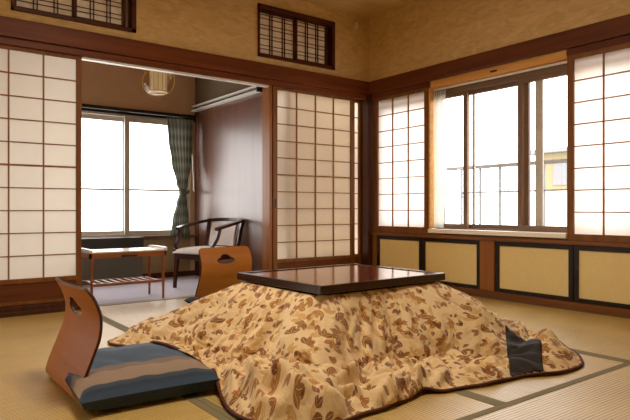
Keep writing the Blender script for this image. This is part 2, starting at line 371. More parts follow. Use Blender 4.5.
# ------------------------------------------------------------------ veranda
VY = 1.5; VX = -1.16
struct('floor_veranda', MB().box(-4.4, VX+.1, .116, VY+.12, -.06, -.004), 'carpet', label='lavender grey carpet floor of the veranda')
struct('ceiling_veranda', MB().box(-4.4, VX+.1, .121, VY+.12, 2.36, 2.42), 'veranda_wall')
wv = MB(); WX0, WX1, WZ0, WZ1 = -3.35, -1.215, .437, 1.655
wv.box(-4.4, VX+.1, VY, VY+.12, 1.70, 2.36); wv.box(WX1, VX+.1, VY, VY+.12, -.05, 1.70); wv.box(-4.4, WX0, VY, VY+.12, -.05, 1.70)
struct('wall_veranda', wv, 'veranda_wall', label='brown wall above the veranda window')
struct('wall_veranda_low', MB().box(WX0, WX1, VY, VY+.12, -.05, WZ0-.02), 'veranda_dado', label='tan wall below the veranda window')
struct('wall_veranda_side', MB().box(VX, VX+.1, .121, VY, 1.80, 2.36), 'side_shaded')
struct('wall_veranda_panel', MB().box(VX, VX+.1, .121, VY, -.05, 1.80), 'panel_wood', label='varnished brown board wall at the side of the veranda')
struct('wall_veranda_left', MB().box(-4.5, -4.4, .1, VY+.1, -.05, 2.42), 'veranda_wall')
struct('wall_veranda_shade', MB().box(-4.4, VX, .121, .14, 1.84, 2.36), 'veranda_wall')
struct('trim_17', MB().box(WX0, WX1+.05, VY-.025, VY, WZ1-.005, 1.715), 'dark', .002, 'dark head rail above the veranda window')
struct('trim_18', MB().box(WX0, WX1+.05, VY-.05, VY+.12, WZ0-.02, WZ0), 'bronze', .002, 'grey ledge below the veranda window')
struct('baseboard_veranda', MB().box(-4.4, VX, VY-.012, VY, -.004, .05), 'post')
struct('trim_19', MB().box(VX-.004, VX+.03, VY-.10, VY, -.004, 1.78), 'post', .002, 'dark corner strip beside the veranda curtain')
# closet space behind the right-hand screens of the back wall
struct('wall_closet', MB().box(-1.05, .15, .50, .56, -.05, 1.83), 'veranda_wall')

# window of veranda
def sash(mbf, x0, x1, y, z0, z1, wd=.035, dp=.03, mid=None):
    mbf.box(x0, x0+wd, y, y+dp, z0, z1); mbf.box(x1-wd, x1, y, y+dp, z0, z1)
    mbf.box(x0+wd, x1-wd, y, y+dp, z0, z0+wd*.7); mbf.box(x0+wd, x1-wd, y, y+dp, z1-wd*.9, z1)
    if mid: mbf.box(x0+wd, x1-wd, y+.008, y+dp-.008, mid-.010, mid+.010)
W1 = thing('window_1', 'wide veranda window with aluminium sashes', 'window', (-2.2, VY, WZ0)); W1['kind'] = 'structure'; del W1['category']
f = MB(); f.box(WX0, WX1, VY+.01, VY+.10, WZ0, WZ0+.018); f.box(WX0, WX1, VY+.01, VY+.10, WZ1-.02, WZ1); f.box(WX1-.015, WX1, VY+.01, VY+.10, WZ0, WZ1); f.box(WX0, WX0+.015, VY+.01, VY+.10, WZ0, WZ1)
obj('window_frame', f, 'silver', W1)
for a, b, yy in ((-1.915, WX1-.016, .02), (-2.62, -1.872, .055), (WX0+.016, -2.58, .02)):
    f = MB(); sash(f, a, b, VY+yy, WZ0+.019, WZ1-.021, .050, .028, .905); s_ = obj('sash', f, 'silver', W1)
    g = MB().quad((a+.03, VY+yy+.014, WZ0+.03), (b-.03, VY+yy+.014, WZ0+.03), (b-.03, VY+yy+.014, WZ1-.03), (a+.03, VY+yy+.014, WZ1-.03)); obj('pane', g, 'glass', s_)

# right window: sashes in the plane x=.06..0.14
W2 = thing('window_2', 'bright window with bronze sliding sashes in the right wall', 'window', (.1, -1.45, .53)); W2['kind'] = 'structure'; del W2['category']
def ysash(mb, y0, y1, x, z0, z1, wd=.04, dp=.028):
    mb.box(x, x+dp, y0, y0+wd, z0, z1); mb.box(x, x+dp, y1-wd, y1, z0, z1); mb.box(x, x+dp, y0+wd, y1-wd, z0, z0+wd*.8); mb.box(x, x+dp, y0+wd, y1-wd, z1-wd*.8, z1)
WB, WT = .536, 1.728
f = MB(); f.box(.065, .145, -2.95, -.12, WB, WB+.012); f.box(.065, .145, -2.95, -.12, WT, 1.771); f.box(.065, .145, -.12, -.10, WB, 1.771); f.box(.065, .145, -2.97, -2.95, WB, 1.771)
f.box(.065, .145, -2.075, -.804, WT-.02, WT)
obj('window_frame', f, 'bronze', W2)
# outer pieces between frame and wall, closing the wall behind the screens
for y0, y1, xx in ((-1.145, -.125, .070), (-1.70, -1.075, .105), (-2.60, -1.625, .070), (-2.945, -2.55, .105)):
    f = MB(); ysash(f, y0, y1, xx, WB+.013, WT-.001-.02 if True else WT, .040); s_ = obj('sash', f, 'bronze', W2)
    g = MB().quad((xx+.014, y0+.03, WB+.03), (xx+.014, y1-.03, WB+.03), (xx+.014, y1-.03, WT-.04), (xx+.014, y0+.03, WT-.04)); obj('pane', g, 'glass', s_)
f = MB(); f.box(.135, .143, -1.172, -1.150, WB+.013, WT-.022); f.box(.135, .143, -1.80, -1.735, WB+.013, WT-.022)
obj('screen_frame', f, 'silver', W2)

# ------------------------------------------------------------------ shoji screens
class Plane:
    """u along the wall, d into the room, z up"""
    def __init__(s, k): s.k = k
    def box(s, mb, u0, u1, d0, d1, z0, z1):
        if s.k == 'b': mb.box(u0, u1, -d1, -d0, z0, z1)
        else: mb.box(-d1, -d0, u0, u1, z0, z1)
    def quad(s, mb, u0, u1, d, z0, z1):
        if s.k == 'b': mb.quad((u0, -d, z0), (u1, -d, z0), (u1, -d, z1), (u0, -d, z1))
        else: mb.quad((-d, u0, z0), (-d, u1, z0), (-d, u1, z1), (-d, u0, z1))
def shoji(k, cols, stile, d, zb, zt, rows, bottom, label, papermat, thick=None, pull=None, top=1.788):
    P = Plane(k); cols = sorted(cols)
    c = (cols[0]+cols[-1])/2
    t = thing('shoji_screen', label, 'sliding screen', (c, -d, bottom) if k == 'b' else (-d, c, bottom))
    u0, u1 = cols[0]-stile, cols[-1]+stile; D0, D1 = d-.014, d+.014
    fr = MB(); P.box(fr, u0, cols[0], D0, D1, bottom, top); P.box(fr, cols[-1], u1, D0, D1, bottom, top)
    P.box(fr, cols[0], cols[-1], D0, D1, zt, top); P.box(fr, cols[0], cols[-1], D0, D1, (zb-.03 if bottom < zb-.08 else bottom), zb)
    hip = bottom < zb-.08
    if hip: P.box(fr, cols[0], cols[-1], D0, D1, bottom, bottom+.022)
    obj('frame', fr, 'shoji_edge', t, .0015)
    la = MB(); wv = .0042
    for u in cols[1:-1]: P.box(la, u-wv, u+wv, d-.004, d+.010, zb, zt)
    for r in range(1, rows):
        z = zb+(zt-zb)*r/rows; ww = wv*(1.5 if thick == r else .9)
        P.box(la, cols[0], cols[-1], d-.0035, d+.0095, z-ww, z+ww)
    obj('lattice', la, 'shoji', t)
    pp = MB(); P.quad(pp, cols[0]-.005, cols[-1]+.005, d-.006, zb-.005, zt+.005); obj('paper', pp, papermat, t)
    if hip:
        hb = MB(); P.box(hb, cols[0], cols[-1], d-.006, d+.004, bottom+.022, zb-.03); obj('hip_board', hb, 'hip', t)
    if pull is not None:
        hb = MB(); P.box(hb, pull-.010, pull+.010, d+.014, d+.0155, .72, .80); obj('finger_pull', hb, 'dark', t)
    return t
Z0, Z1s = .238, 1.764
shoji('b', [-2.772-.2135*i for i in range(5)], .034, -.025, Z0, Z1s, 10, .064, 'paper lattice screen with red-brown hip board left of the veranda opening', 'paper', 5)
shoji('b', [-3.700-.2135*i for i in range(5)], .034, -.070, Z0, Z1s, 10, .064, 'paper lattice screen at the far left edge behind another screen', 'paper', 5)
shoji('b', [-1.078+.2140*i for i in range(5)], .045, -.025, .262, Z1s, 10, .052, 'four column paper screen between the veranda opening and the corner', 'paper', 5, pull=-1.10)
shoji('b', [-.93+.2125*i for i in range(5)], .026, -.070, .262, Z1s, 10, .052, 'paper screen showing only as a thin strip beside the dark corner post', 'paper', 5)
shoji('r', [-.120-.2025*i for i in range(4)], .062, -.012, .545, 1.764, 8, .487, 'short paper screen between the corner post and the window curtain', 'paper_out', top=1.787)
shoji('r', [-2.120-.2080*i for i in range(5)], .045, -.002, .532, 1.755, 8, .487, 'short bright paper screen right of the window, cut by the photo edge', 'paper_out', top=1.787)

# low cupboard
cb = thing('low_wall_cupboard', 'low built-in cupboard with four yellow sliding doors below the window sill', 'cupboard', (0, -1.4, .057))
bd = MB(); bd.box(.038, .048, -2.97, -.052, .0575, .454); bd.box(-.008, .037, -1.468, -1.330, .0575, .454); bd.box(-.006, .037, -.112, -.056, .0575, .454)
obj('body', bd, 'orange_z', cb, .002)
for a, b in ((-.697, -.114), (-1.327, -.702), (-2.112, -1.472), (-2.78, -2.117)):
    f = MB(); wd = .034
    f.box(.0, .03, a, a+wd, .058, .453); f.box(.0, .03, b-wd, b, .058, .453); f.box(.0, .03, a+wd, b-wd, .058, .058+wd*.8); f.box(.0, .03, a+wd, b-wd, .453-wd, .453)
    s_ = obj('sliding_door', f, 'dark', cb, .0015)
    obj('door_panel', MB().box(.010, .022, a+wd, b-wd, .058+wd*.8, .453-wd), 'fusuma', s_)

# transoms
for i, (x0, x1, z0, z1) in enumerate(TR):
    t = thing('transom_screen', ('dark framed lattice transom cut by the top edge of the photo above the left screens', 'dark framed lattice transom high on the wall near the corner')[i], 'transom', ((x0+x1)/2, -.01, z0))
    f = MB(); e = .034
    f.box(x0, x0+e*.5, -.016, .06, z0, z1); f.box(x1-e, x1, -.016, .06, z0, z1); f.box(x0, x1, -.016, .06, z0, z0+e*.8); f.box(x0, x1, -.016, .06, z1-e*1.2, z1)
    obj('frame', f, 'transom', t, .002)
    xm = (x0+x1)/2-.01
    for (a, b, dd) in ((x0+e*.5, xm+.012, .026), (xm-.012, x1-e-.04, .004)):
        g = MB(); g.box(a, a+.022, dd, dd+.018, z0+e*.8, z1-e*1.2); g.box(b-.028, b, dd, dd+.018, z0+e*.8, z1-e*1.2)
        zb, zt = z0+e*.8, z1-e*1.2
        g.box(a, b, dd, dd+.018, zb, zb+.016); g.box(a, b, dd, dd+.018, zt-.016, zt)
        la = MB(); A, B = a+.022, b-.028
        for fr in (.33, .70):
            u = A+(B-A)*fr
            for o_ in (-.012, .012): la.box(u+o_-.0026, u+o_+.0026, dd+.002, dd+.014, zb+.016, zt-.016)
        for r in range(4):
            zc = zb+.016+(zt-zb-.032)*(r+.5)/4+.012
            for o_ in (-.016, .016): la.box(A, B, dd+.003, dd+.012, zc+o_-.0019, zc+o_+.0019)
        s_ = obj('sliding_panel', g, 'transom', t); obj('lattice', la, 'transom', s_)
        obj('paper', MB().quad((A, dd+.015, zb), (B, dd+.015, zb), (B, dd+.015, zt), (A, dd+.015, zt)), 'paper_dim', s_)
    obj('backing', MB().box(x0, x1, .085, .10, z0, z1), 'veranda_wall', t)
hk = thing('wall_hook', 'tiny white hook pinned high on the wall near the corner', 'hook', (-.184, 0, 2.47))
obj('hook', MB().lathe([(.0, .065), (.009, .060), (.012, .03), (.018, .012), (.015, 0), (0, -.002)], (-.184, -.019, 2.465), 12), 'white_rail', hk, smooth=True)
obj('pin', MB().lathe([(.0, .0), (.005, .002), (.005, .014), (0, .016)], (-.184, -.014, 2.532), 10), 'orange_z', hk, smooth=True)

# ------------------------------------------------------------------ tatami mats
BW = .03
def mat(x0, x1, y0, y1, weave, borders, label):
    t = thing('tatami_mat', label, 'tatami mat', ((x0+x1)/2, (y0+y1)/2, -.05), group=None)
    a0, a1, b0, b1 = x0+.0008, x1-.0008, y0+.0008, y1-.0008
    obj('woven_cover', MB().box(a0, a1, b0, b1, -.05, 0), 'tatami_'+weave, t, .002)
    if borders == 'y': strips = ((a0, a0+BW, b0, b1), (a1-BW, a1, b0, b1))
    else: strips = ((a0, a1, b0, b0+BW), (a0, a1, b1-BW, b1))
    for s in strips: obj('cloth_border', MB().box(*s, -.001, .0016), 'border', t)
mat(-1.13, -.013, -4.2, -.02, 'y', 'y', 'tatami mat running along the foot of the low cupboard')
mat(-2.10, -1.13, -3.0, -1.45, 'x', 'y', 'tatami mat under the black patch end of the blanket')
mat(-2.95, -2.10, -3.0, -1.45, 'x', 'y', 'tatami mat at the front under the crumpled blanket and table')
mat(-2.73, -1.13, -1.45, .034, 'x', 'y', 'pale tatami mat in front of the veranda threshold')
mat(-3.95, -2.95, -3.0, -1.45, 'y', 'y', 'tatami mat under the floor chair with the striped cushion')
mat(-3.95, -2.73, -1.45, -.036, 'y', 'y', 'tatami mat in front of the left screens')
mat(-5.35, -3.95, -4.2, -.036, 'y', 'y', 'tatami mat at the far left edge of the floor')
mat(-3.0, -1.13, -4.2, -3.0, 'y', 'x', 'tatami mat with clear ribs in the right foreground')
mat(-3.95, -3.0, -4.2, -3.0, 'x', 'y', 'tatami mat at the bottom left below the striped cushion')

# ------------------------------------------------------------------ kotatsu table
TC = Vector((-2.012, -1.990, 0)); TH = .381; RZ = math.radians(1.5)
kt = thing('kotatsu_table', 'low square table with glossy dark red top and near-black rim over the blanket', 'table', TC, RZ)
hs = .408; hy = .338
top = MB().box(-hs+.028, hs-.028, -hy+.028, hy-.028, TH-.03, TH-.004)
obj('tabletop', top, 'table_red', kt, local=True)
rm = MB(); rm.box(-hs, hs, -hy, -hy+.028, TH-.036, TH); rm.box(-hs, hs, hy-.028, hy, TH-.036, TH); rm.box(-hs, -hs+.028, -hy+.028, hy-.028, TH-.036, TH); rm.box(hs-.028, hs, -hy+.028, hy-.028, TH-.036, TH)
obj('rim', rm, 'table_rim', kt, .002, local=True)
ap = MB()
for s in (-1, 1):
    ap.box(-.33, .33, s*.26-.01, s*.26+.01, TH-.09, TH-.047); ap.box(s*.34-.01, s*.34+.01, -.25, .25, TH-.09, TH-.047)
obj('apron', ap, 'table_rim', kt, local=True)
for sx in (-1, 1):
    for sy in (-1, 1): obj('leg', MB().box(sx*.33-.022, sx*.33+.022, sy*.25-.022, sy*.25+.022, .003, TH-.047), 'table_rim', kt, local=True)

# ------------------------------------------------------------------ blanket (a small cloth relaxation)
CUSH = (-3.335, -2.835, -2.275, -1.665)   # striped cushion footprint
def build_blanket():
    c0 = np.array([TC.x, TC.y])
    # outline on the floor, world xy, and the fraction of the way out at which the cloth reaches the floor
    OUT = [(-2.95, -1.21, .80), (-2.79, -1.08, .97), (-2.45, -1.10, .9), (-2.0, -1.12, .8), (-1.55, -1.10, .8), (-1.18, -1.30, .85), (-1.12, -1.8, .9),
           (-1.17, -2.22, .97), (-1.13, -2.42, .93), (-1.10, -2.60, .80), (-1.19, -2.78, .68), (-1.37, -2.915, .62), (-1.59, -2.93, .52), (-1.74, -2.85, .40), (-1.87, -2.84, .36), (-2.05, -2.82, .34),
           (-2.19, -2.785, .33), (-2.23, -2.74, .33), (-2.38, -2.775, .34), (-2.62, -2.80, .38), (-2.75, -2.83, .45), (-2.93, -2.64, .5), (-2.92, -2.46, .5), (-2.87, -2.33, .52),
           (-2.81, -2.13, .6), (-2.875, -1.9, .65), (-2.90, -1.68, .68), (-2.88, -1.58, .72), (-2.85, -1.40, .78)]
    th = np.array([math.atan2(y-c0[1], x-c0[0]) for x, y, b in OUT]); rr = np.array([math.hypot(x-c0[0], y-c0[1]) for x, y, b in OUT]); bb = np.array([b for x, y, b in OUT])
    o = np.argsort(th); th, rr, bb = th[o], rr[o], bb[o]
    th = np.concatenate([th-2*PI, th, th+2*PI]); rr = np.tile(rr, 3); bb = np.tile(bb, 3)
    NT, NS = 360, 56
    T = np.linspace(0, 2*PI, NT, endpoint=False)-PI
    R1 = np.interp(T, th, rr); B = np.interp(T, th, bb)
    for k in range(4): B = (np.roll(B, 1)+B+np.roll(B, -1))/3
    # inner rounded square ring, turned with the table
    a = T-RZ; ca_, sa_ = np.abs(np.cos(a)), np.abs(np.sin(a)); R0 = np.minimum(np.minimum(.395/np.maximum(ca_, 1e-4), .315/np.maximum(sa_, 1e-4)), .475)
    s = np.linspace(0, 1, NS)[None, :]
    R = R0[:, None]+(R1-R0)[:, None]*s
    zi = TH-.046
    b_ = B[:, None]; uu = np.clip(s/b_, 0, 1)
    z = zi*(1-uu)**1.02
    rng = np.random.RandomState(5)
    P = np.zeros((NT, NS, 3)); P[..., 0] = c0[0]+R*np.cos(T)[:, None]; P[..., 1] = c0[1]+R*np.sin(T)[:, None]; P[..., 2] = z+.008
    # steep fronts: push the cloth outward a little at the top so that it falls off the table edge
    def smooth_noise(nt, ns, amp):
        g = rng.randn(nt, ns); g = np.vstack([g, g[:1]])
        ti = np.linspace(0, nt, NT, endpoint=False); si = np.linspace(0, ns-1, NS)
        t0 = ti.astype(int); tf = (ti-t0)[:, None]; s0 = np.minimum(si.astype(int), ns-2); sf = (si-s0)[None, :]
        tf = tf*tf*(3-2*tf); sf = sf*sf*(3-2*sf)
        G = (g[t0][:, s0]*(1-tf)+g[t0+1][:, s0]*tf)*(1-sf)+(g[t0][:, s0+1]*(1-tf)+g[t0+1][:, s0+1]*tf)*sf
        return G*amp
    env = np.clip(s*3, 0, 1)
    def vn(x, y, seed):
        x0 = np.floor(x).astype(np.int64); y0 = np.floor(y).astype(np.int64); fx = x-x0; fy = y-y0; fx = fx*fx*(3-2*fx); fy = fy*fy*(3-2*fy)
        def h(i, j):
            n = (i*374761393+j*668265263+seed*974634777) & 0xffffffff; n = ((n ^ (n >> 13))*1274126177) & 0xffffffff; return ((n ^ (n >> 16)) & 0xffff)/65535.
        return (h(x0, y0)*(1-fx)+h(x0+1, y0)*fx)*(1-fy)+(h(x0, y0+1)*(1-fx)+h(x0+1, y0+1)*fx)*fy
    def ridge(x, y, seed, pw=2.0): return (1-np.abs(2*vn(x, y, seed)-1))**pw
    Q = P.copy()
    # long folds running down from the table edge
    fold = smooth_noise(26, 3, .012)+smooth_noise(54, 4, .011)
    nrm = np.stack([np.cos(T), np.sin(T)], 1)[:, None, :]
    Q[..., :2] += nrm*(fold*env)[..., None]
    Q[..., 2] += np.abs(smooth_noise(26, 6, .012))*np.clip((s-b_*.7)*4, 0, 1)*np.clip((1-s)*8, .25, 1)
    # the crumpled heap at the front-left corner and the lifted corner on the right
    def bump(x, y, r, h, ang=0, el=1):
        dx = Q[..., 0]-x; dy = Q[..., 1]-y; u = dx*math.cos(ang)+dy*math.sin(ang); v = -dx*math.sin(ang)+dy*math.cos(ang)
        return h*np.exp(-(u/(r*el))**2-(v/r)**2)
    lift = bump(-2.66, -2.60, .05, .045, math.radians(-40), 3.2)+bump(-2.46, -2.66, .03, .045, math.radians(-20), 3.2)+bump(-2.78, -2.42, .035, .03, 1.2, 2.6)+bump(-2.80, -2.68, .03, .03, -.6, 2.8)+bump(-1.16, -2.62, .045, .07)+bump(-1.45, -2.72, .05, .03, 1.0, 2)+bump(-2.22, -2.70, .03, .03, 1.4, 2)
    Q[..., 2] += lift
    TT = T[:, None]+0*s; SS = s+0*TT
    wx = vn(TT*4, SS*4, 3)*.9; wy = vn(TT*4+9, SS*4, 4)*.9
    front = np.exp(-((np.angle(np.exp(1j*(TT-math.radians(222)))))/.55)**2)      # the crumpled side
    left = np.exp(-((np.angle(np.exp(1j*(TT-math.radians(165)))))/.6)**2)
    r1 = ridge(TT*7+wx, SS*1.6+wy*.4, 11, 3.0)*.040+ridge(TT*15+wx*1.5, SS*2.6+wy, 12, 2)*.026
    r2 = ridge(TT*4.5+wx*2, SS*6+wy*2, 13, 3.2)*(.008+.050*front+.016*left)+ridge(TT*9+wx*2, SS*11+wy*2, 14, 3)*(.008+.045*front)
    tent = np.clip((b_-s)*5+.3, 0, 1)*env; flat = np.clip((s-b_*.75)*5, 0, 1)*np.clip((1-s)*9, .15, 1)
    Q[..., :2] += nrm*(r1*tent)[..., None]; Q[..., 2] += (r1*.35*tent+(r2+r1*.5)*flat)
    def ground(X, Y):
        h = np.zeros_like(X)
        u = (X+3.085)/.262; v = (Y+1.97)/.317
        h += .120*(np.clip(1-np.abs(u)**3.5, 0, 1)*np.clip(1-np.abs(v)**3.5, 0, 1))**.27
        return h+.009
    # rest lengths from the unfolded sheet, with slack
    P0 = P.copy(); TGT = Q.copy()
    exT = 1.015+.12*np.clip(s*1.3, 0, 1)+0*T[:, None]
    def ln(A, Bq): return np.linalg.norm(A-Bq, axis=-1)
    rt1 = ln(P0, np.roll(P0, -1, 0))*exT; rt2 = ln(P0, np.roll(P0, -2, 0))*exT
    rt3 = ln(P0, np.roll(P0, -4, 0))*exT
    ex = 1.012
    rs1 = ln(P0[:, 1:], P0[:, :-1])*ex; rs2 = ln(P0[:, 2:], P0[:, :-2])*ex; rs3 = ln(P0[:, 4:], P0[:, :-4])*ex
    sh1 = ln(np.roll(P0, -1, 0)[:, 1:], P0[:, :-1]); sh2 = ln(np.roll(P0, -1, 0)[:, :-1], P0[:, 1:])
    vel = np.zeros_like(Q); edge_t = P0[:, -1].copy()
    for it in range(330):
        X0 = Q.copy()
        Q = Q+vel*.9; Q[..., 2] -= .0005
        for sub in range(2):
            C = np.zeros_like(Q); n = np.zeros(Q.shape[:2])
            def con(A, Bq, rest, ka, idxA, idxB, only_long=False, only_short=False):
                d = Bq-A; l = np.linalg.norm(d, axis=-1)+1e-9; e = (l-rest)
                if only_short: e = np.minimum(e, 0)
                g = (ka*.5*e/l)[..., None]*d
                return g
            g = con(Q, np.roll(Q, -1, 0), rt1, 1, 0, 0); C += g; C -= np.roll(g, 1, 0); n += 2
            g = con(Q, np.roll(Q, -2, 0), rt2*.985, .55, 0, 0, only_short=True); C += g; C -= np.roll(g, 2, 0)
            g = con(Q, np.roll(Q, -4, 0), rt3*.93, .35, 0, 0, only_short=True); C += g; C -= np.roll(g, 4, 0)
            g = con(Q[:, :-1], Q[:, 1:], rs1, 1, 0, 0); C[:, :-1] += g; C[:, 1:] -= g; n += 2
            g = con(Q[:, :-2], Q[:, 2:], rs2*.985, .55, 0, 0, only_short=True); C[:, :-2] += g; C[:, 2:] -= g
            g = con(Q[:, :-4], Q[:, 4:], rs3*.93, .35, 0, 0, only_short=True); C[:, :-4] += g; C[:, 4:] -= g
            g = con(Q[:, :-1], np.roll(Q, -1, 0)[:, 1:], sh1, .25, 0, 0); C[:, :-1] += g; t_ = np.zeros_like(C); t_[:, 1:] = g; C -= np.roll(t_, 1, 0)
            g = con(Q[:, 1:], np.roll(Q, -1, 0)[:, :-1], sh2, .25, 0, 0); C[:, 1:] += g; t_ = np.zeros_like(C); t_[:, :-1] = g; C -= np.roll(t_, 1, 0)
            Q = Q+C*.36
            Q += (TGT-Q)*np.clip(.22-.18*s, .05, .22)[..., None]
            Q[:, :2] = P[:, :2]
            Q[:, -1, :2] += (edge_t[:, :2]-Q[:, -1, :2])*.15
            gz = ground(Q[..., 0], Q[..., 1]); low = Q[..., 2] < gz
            Q[..., 2] = np.maximum(Q[..., 2], gz)
            # keep out of the table frame
            dx = Q[..., 0]-c0[0]; dy = Q[..., 1]-c0[1]; ca, sa = math.cos(-RZ), math.sin(-RZ)
            lx = dx*ca-dy*sa; ly = dx*sa+dy*ca; mxx = np.maximum(np.abs(lx)/.385, np.abs(ly)/.305); k = np.where((mxx < 1) & (Q[..., 2] < zi), 1/np.maximum(mxx, 1e-3), 1)
            k[:, :1] = 1
            Q[..., 0] = c0[0]+dx*k; Q[..., 1] = c0[1]+dy*k
            far = (mxx < 1.12) & (Q[..., 2] > zi); Q[..., 2] = np.where(far, zi, Q[..., 2])
        vel = np.clip(Q-X0, -.01, .01)
        vel[Q[..., 2] <= gz+1e-5] *= .5
    # fine creases left in the fabric
    cr = ridge(TT*10+wx*3+SS*2, SS*1.6+wy*1.2, 21, 4)*(.020+.022*front+.014*np.exp(-((np.angle(np.exp(1j*(TT-math.radians(275)))))/.5)**2))+ridge(TT*8-SS*3+wx*3, SS*5+wy*3, 22, 5)*(.010+.034*front)+ridge(TT*22+wx*4, SS*8+wy*4, 23, 4)*.006
    cr *= env*np.clip((1-SS)*10, 0, 1)
    Q[..., :2] += nrm*(cr*np.clip(1-flat, .15, 1))[..., None]; Q[..., 2] += cr*np.clip(flat+.15, 0, 1)
    Q[..., 2] = np.where((mxx < 1.14) & (Q[..., 2] > zi), zi, Q[..., 2])
    for k in range(6):
        for c_ in (NS-1, NS-2): Q[:, c_] = (np.roll(Q[:, c_], 1, 0)+2*Q[:, c_]+np.roll(Q[:, c_], -1, 0))/4
    # texture coordinates from the unfolded sheet
    al = np.concatenate([np.zeros((NT, 1)), np.cumsum(rs1, 1)], 1)+R0[:, None]
    UV = np.stack([al*np.cos(T)[:, None], al*np.sin(T)[:, None]], -1)*1.6+4
    return Q, UV, NT, NS
Q, UVc, NT, NS = build_blanket()
bk = thing('kotatsu_blanket', 'cream leaf-print blanket draped from the low table and spread over the mats', 'blanket', (TC.x, TC.y, 0))
faces = []; patch_f = []
for i in range(NT):
    j = (i+1) % NT
    for k in range(NS-1): faces.append((i*NS+k, j*NS+k, j*NS+k+1, i*NS+k+1))
mb = MB(); mb.v = [tuple(p) for p in Q.reshape(-1, 3)]; mb.f = faces
bo = obj('printed_cover', mb, 'floral', bk, smooth=True, solid=.007)
uvl = bo.data.uv_layers.new(name='UVMap'); fl = UVc.reshape(-1, 2)
vi = np.zeros(len(bo.data.loops), dtype=np.int32); bo.data.loops.foreach_get('vertex_index', vi)
uvl.data.foreach_set('uv', fl[vi].astype(np.float32).ravel())
ss = bo.modifiers.new('sub', 'SUBSURF'); ss.levels = 1; ss.render_levels = 1
# maroon binding round the edge
hm = MB(); ring = [Vector(p) for p in Q[:, -1]]
vs = []; fs = []
for i in range(NT):
    t_ = (ring[(i+1) % NT]-ring[i-1]).normalized(); a = t_.cross(Vector((0, 0, 1))).normalized()
    for k in range(8):
        an = 2*PI*k/8; vs.append(ring[i]+a*.008*math.cos(an)+Vector((0, 0, 1))*.006*math.sin(an))
for i in range(NT):
    j = (i+1) % NT
    for k in range(8): fs.append((i*8+k, i*8+(k+1) % 8, j*8+(k+1) % 8, j*8+k))
hm.v = [tuple(v) for v in vs]; hm.f = fs
ho = obj('edge_binding', hm, 'hem', bk, smooth=True); ho['label'] = 'dark maroon edge binding'
# black cloth patch sewn onto the right-hand end
from mathutils.bvhtree import BVHTree
bpy.context.view_layer.update()
dg = bpy.context.evaluated_depsgraph_get(); ev = bo.evaluated_get(dg); me_ = ev.to_mesh()
bvh = BVHTree.FromPolygons([tuple(v.co+bk.location) for v in me_.vertices], [tuple(p.vertices) for p in me_.polygons]); ev.to_mesh_clear()
PA, PB, PC, PD = Vector((-1.85, -2.87)), Vector((-1.745, -2.955)), Vector((-1.31, -2.665)), Vector((-1.425, -2.55))
pt = MB(); n1_, n2_ = 54, 20; hits = []
for i in range(n1_+1):
    for j in range(n2_+1):
        p = PA.lerp(PD, i/n1_).lerp(PB.lerp(PC, i/n1_), j/n2_)
        h = bvh.ray_cast(Vector((p.x, p.y, 1)), Vector((0, 0, -1))); z = h[0].z if h[0] is not None else -1
        hits.append(z); pt.v.append((p.x, p.y, z+.002))
for i in range(n1_):
    for j in range(n2_):
        a = i*(n2_+1)+j; q = (a, a+n2_+1, a+n2_+2, a+1)
        if min(hits[k] for k in q) > .004 and max(hits[k] for k in q)-min(hits[k] for k in q) < .03: pt.f.append(q)
def largest(fs):
    v2 = {}
    for i, q in enumerate(fs):
        for v in q: v2.setdefault(v, []).append(i)
    seen = set(); best = []
    for i in range(len(fs)):
        if i in seen: continue
        st = [i]; seen.add(i); comp = []
        while st:
            c = st.pop(); comp.append(c)
            for v in fs[c]:
                for n_ in v2[v]:
                    if n_ not in seen: seen.add(n_); st.append(n_)
        if len(comp) > len(best): best = comp
    return [fs[i] for i in best]
pt.f = largest(pt.f); used = sorted({v for q in pt.f for v in q}); rem = {v: i for i, v in enumerate(used)}
pt.v = [pt.v[v] for v in used]; pt.f = [tuple(rem[v] for v in q) for q in pt.f]
po = obj('black_patch', pt, 'patch', bk, smooth=True, solid=.002); po['label'] = 'black cloth patch sewn on the blanket'

# ------------------------------------------------------------------ floor chairs
PROF = spline([(0.03, .006), (0.0, .022), (.012, .075), (.048, .165), (.073, .235), (.078, .305), (.062, .36), (.034, .415)], 12)
def zaisu_shell():
    L_ = [0]
    for a, b in zip(PROF, PROF[1:]): L_.append(L_[-1]+(b-a).length)
    n_s = 110; n_u = 120; Wd = .245; tot = L_[-1]
    def at(s):
        for i in range(len(L_)-1):
            if s <= L_[i+1] or i == len(L_)-2:
                f_ = (s-L_[i])/(L_[i+1]-L_[i]); return PROF[i].lerp(PROF[i+1], f_)
    mb = MB(); grid = {}
    rows = [at(tot*i/n_s) for i in range(n_s+1)]
    sh = tot-.108
    def inside(u, s):
        return ((u/.085)**2+((s-sh)/.026)**2 < 1) or ((u/.050)**2+((s-sh-.012)/.036)**2 < 1)
    def V(i, j):
        if (i, j) not in grid:
            s = tot*i/n_s; f_ = -1+2*j/n_u
            top = max(0, (s-(tot-.05))/.05); w_ = Wd*(1-.02*s/tot)
            w_ -= .03*(1-math.sqrt(max(0, 1-top*top)))
            u = f_*w_; r = rows[i]
            bow = .022*(1-(u/Wd)**2)*min(1, s/.2)
            grid[(i, j)] = len(mb.v); mb.v.append((r[0]-bow, u, r[1]))
        return grid[(i, j)]
    for i in range(n_s):
        for j in range(n_u):
            s = tot*(i+.5)/n_s; u = (-1+2*(j+.5)/n_u)*Wd
            if inside(u, s): continue
            mb.f.append((V(i, j), V(i, j+1), V(i+1, j+1), V(i+1, j)))
    return mb
PROF = [Vector((p[0], p[1], 0)) for p in [(a[0], a[1]) for a in spline([(.03, .008, 0), (0.0, .022, 0), (.012, .075, 0), (.048, .165, 0), (.073, .235, 0), (.078, .305, 0), (.062, .36, 0), (.034, .415, 0)], 12)]]
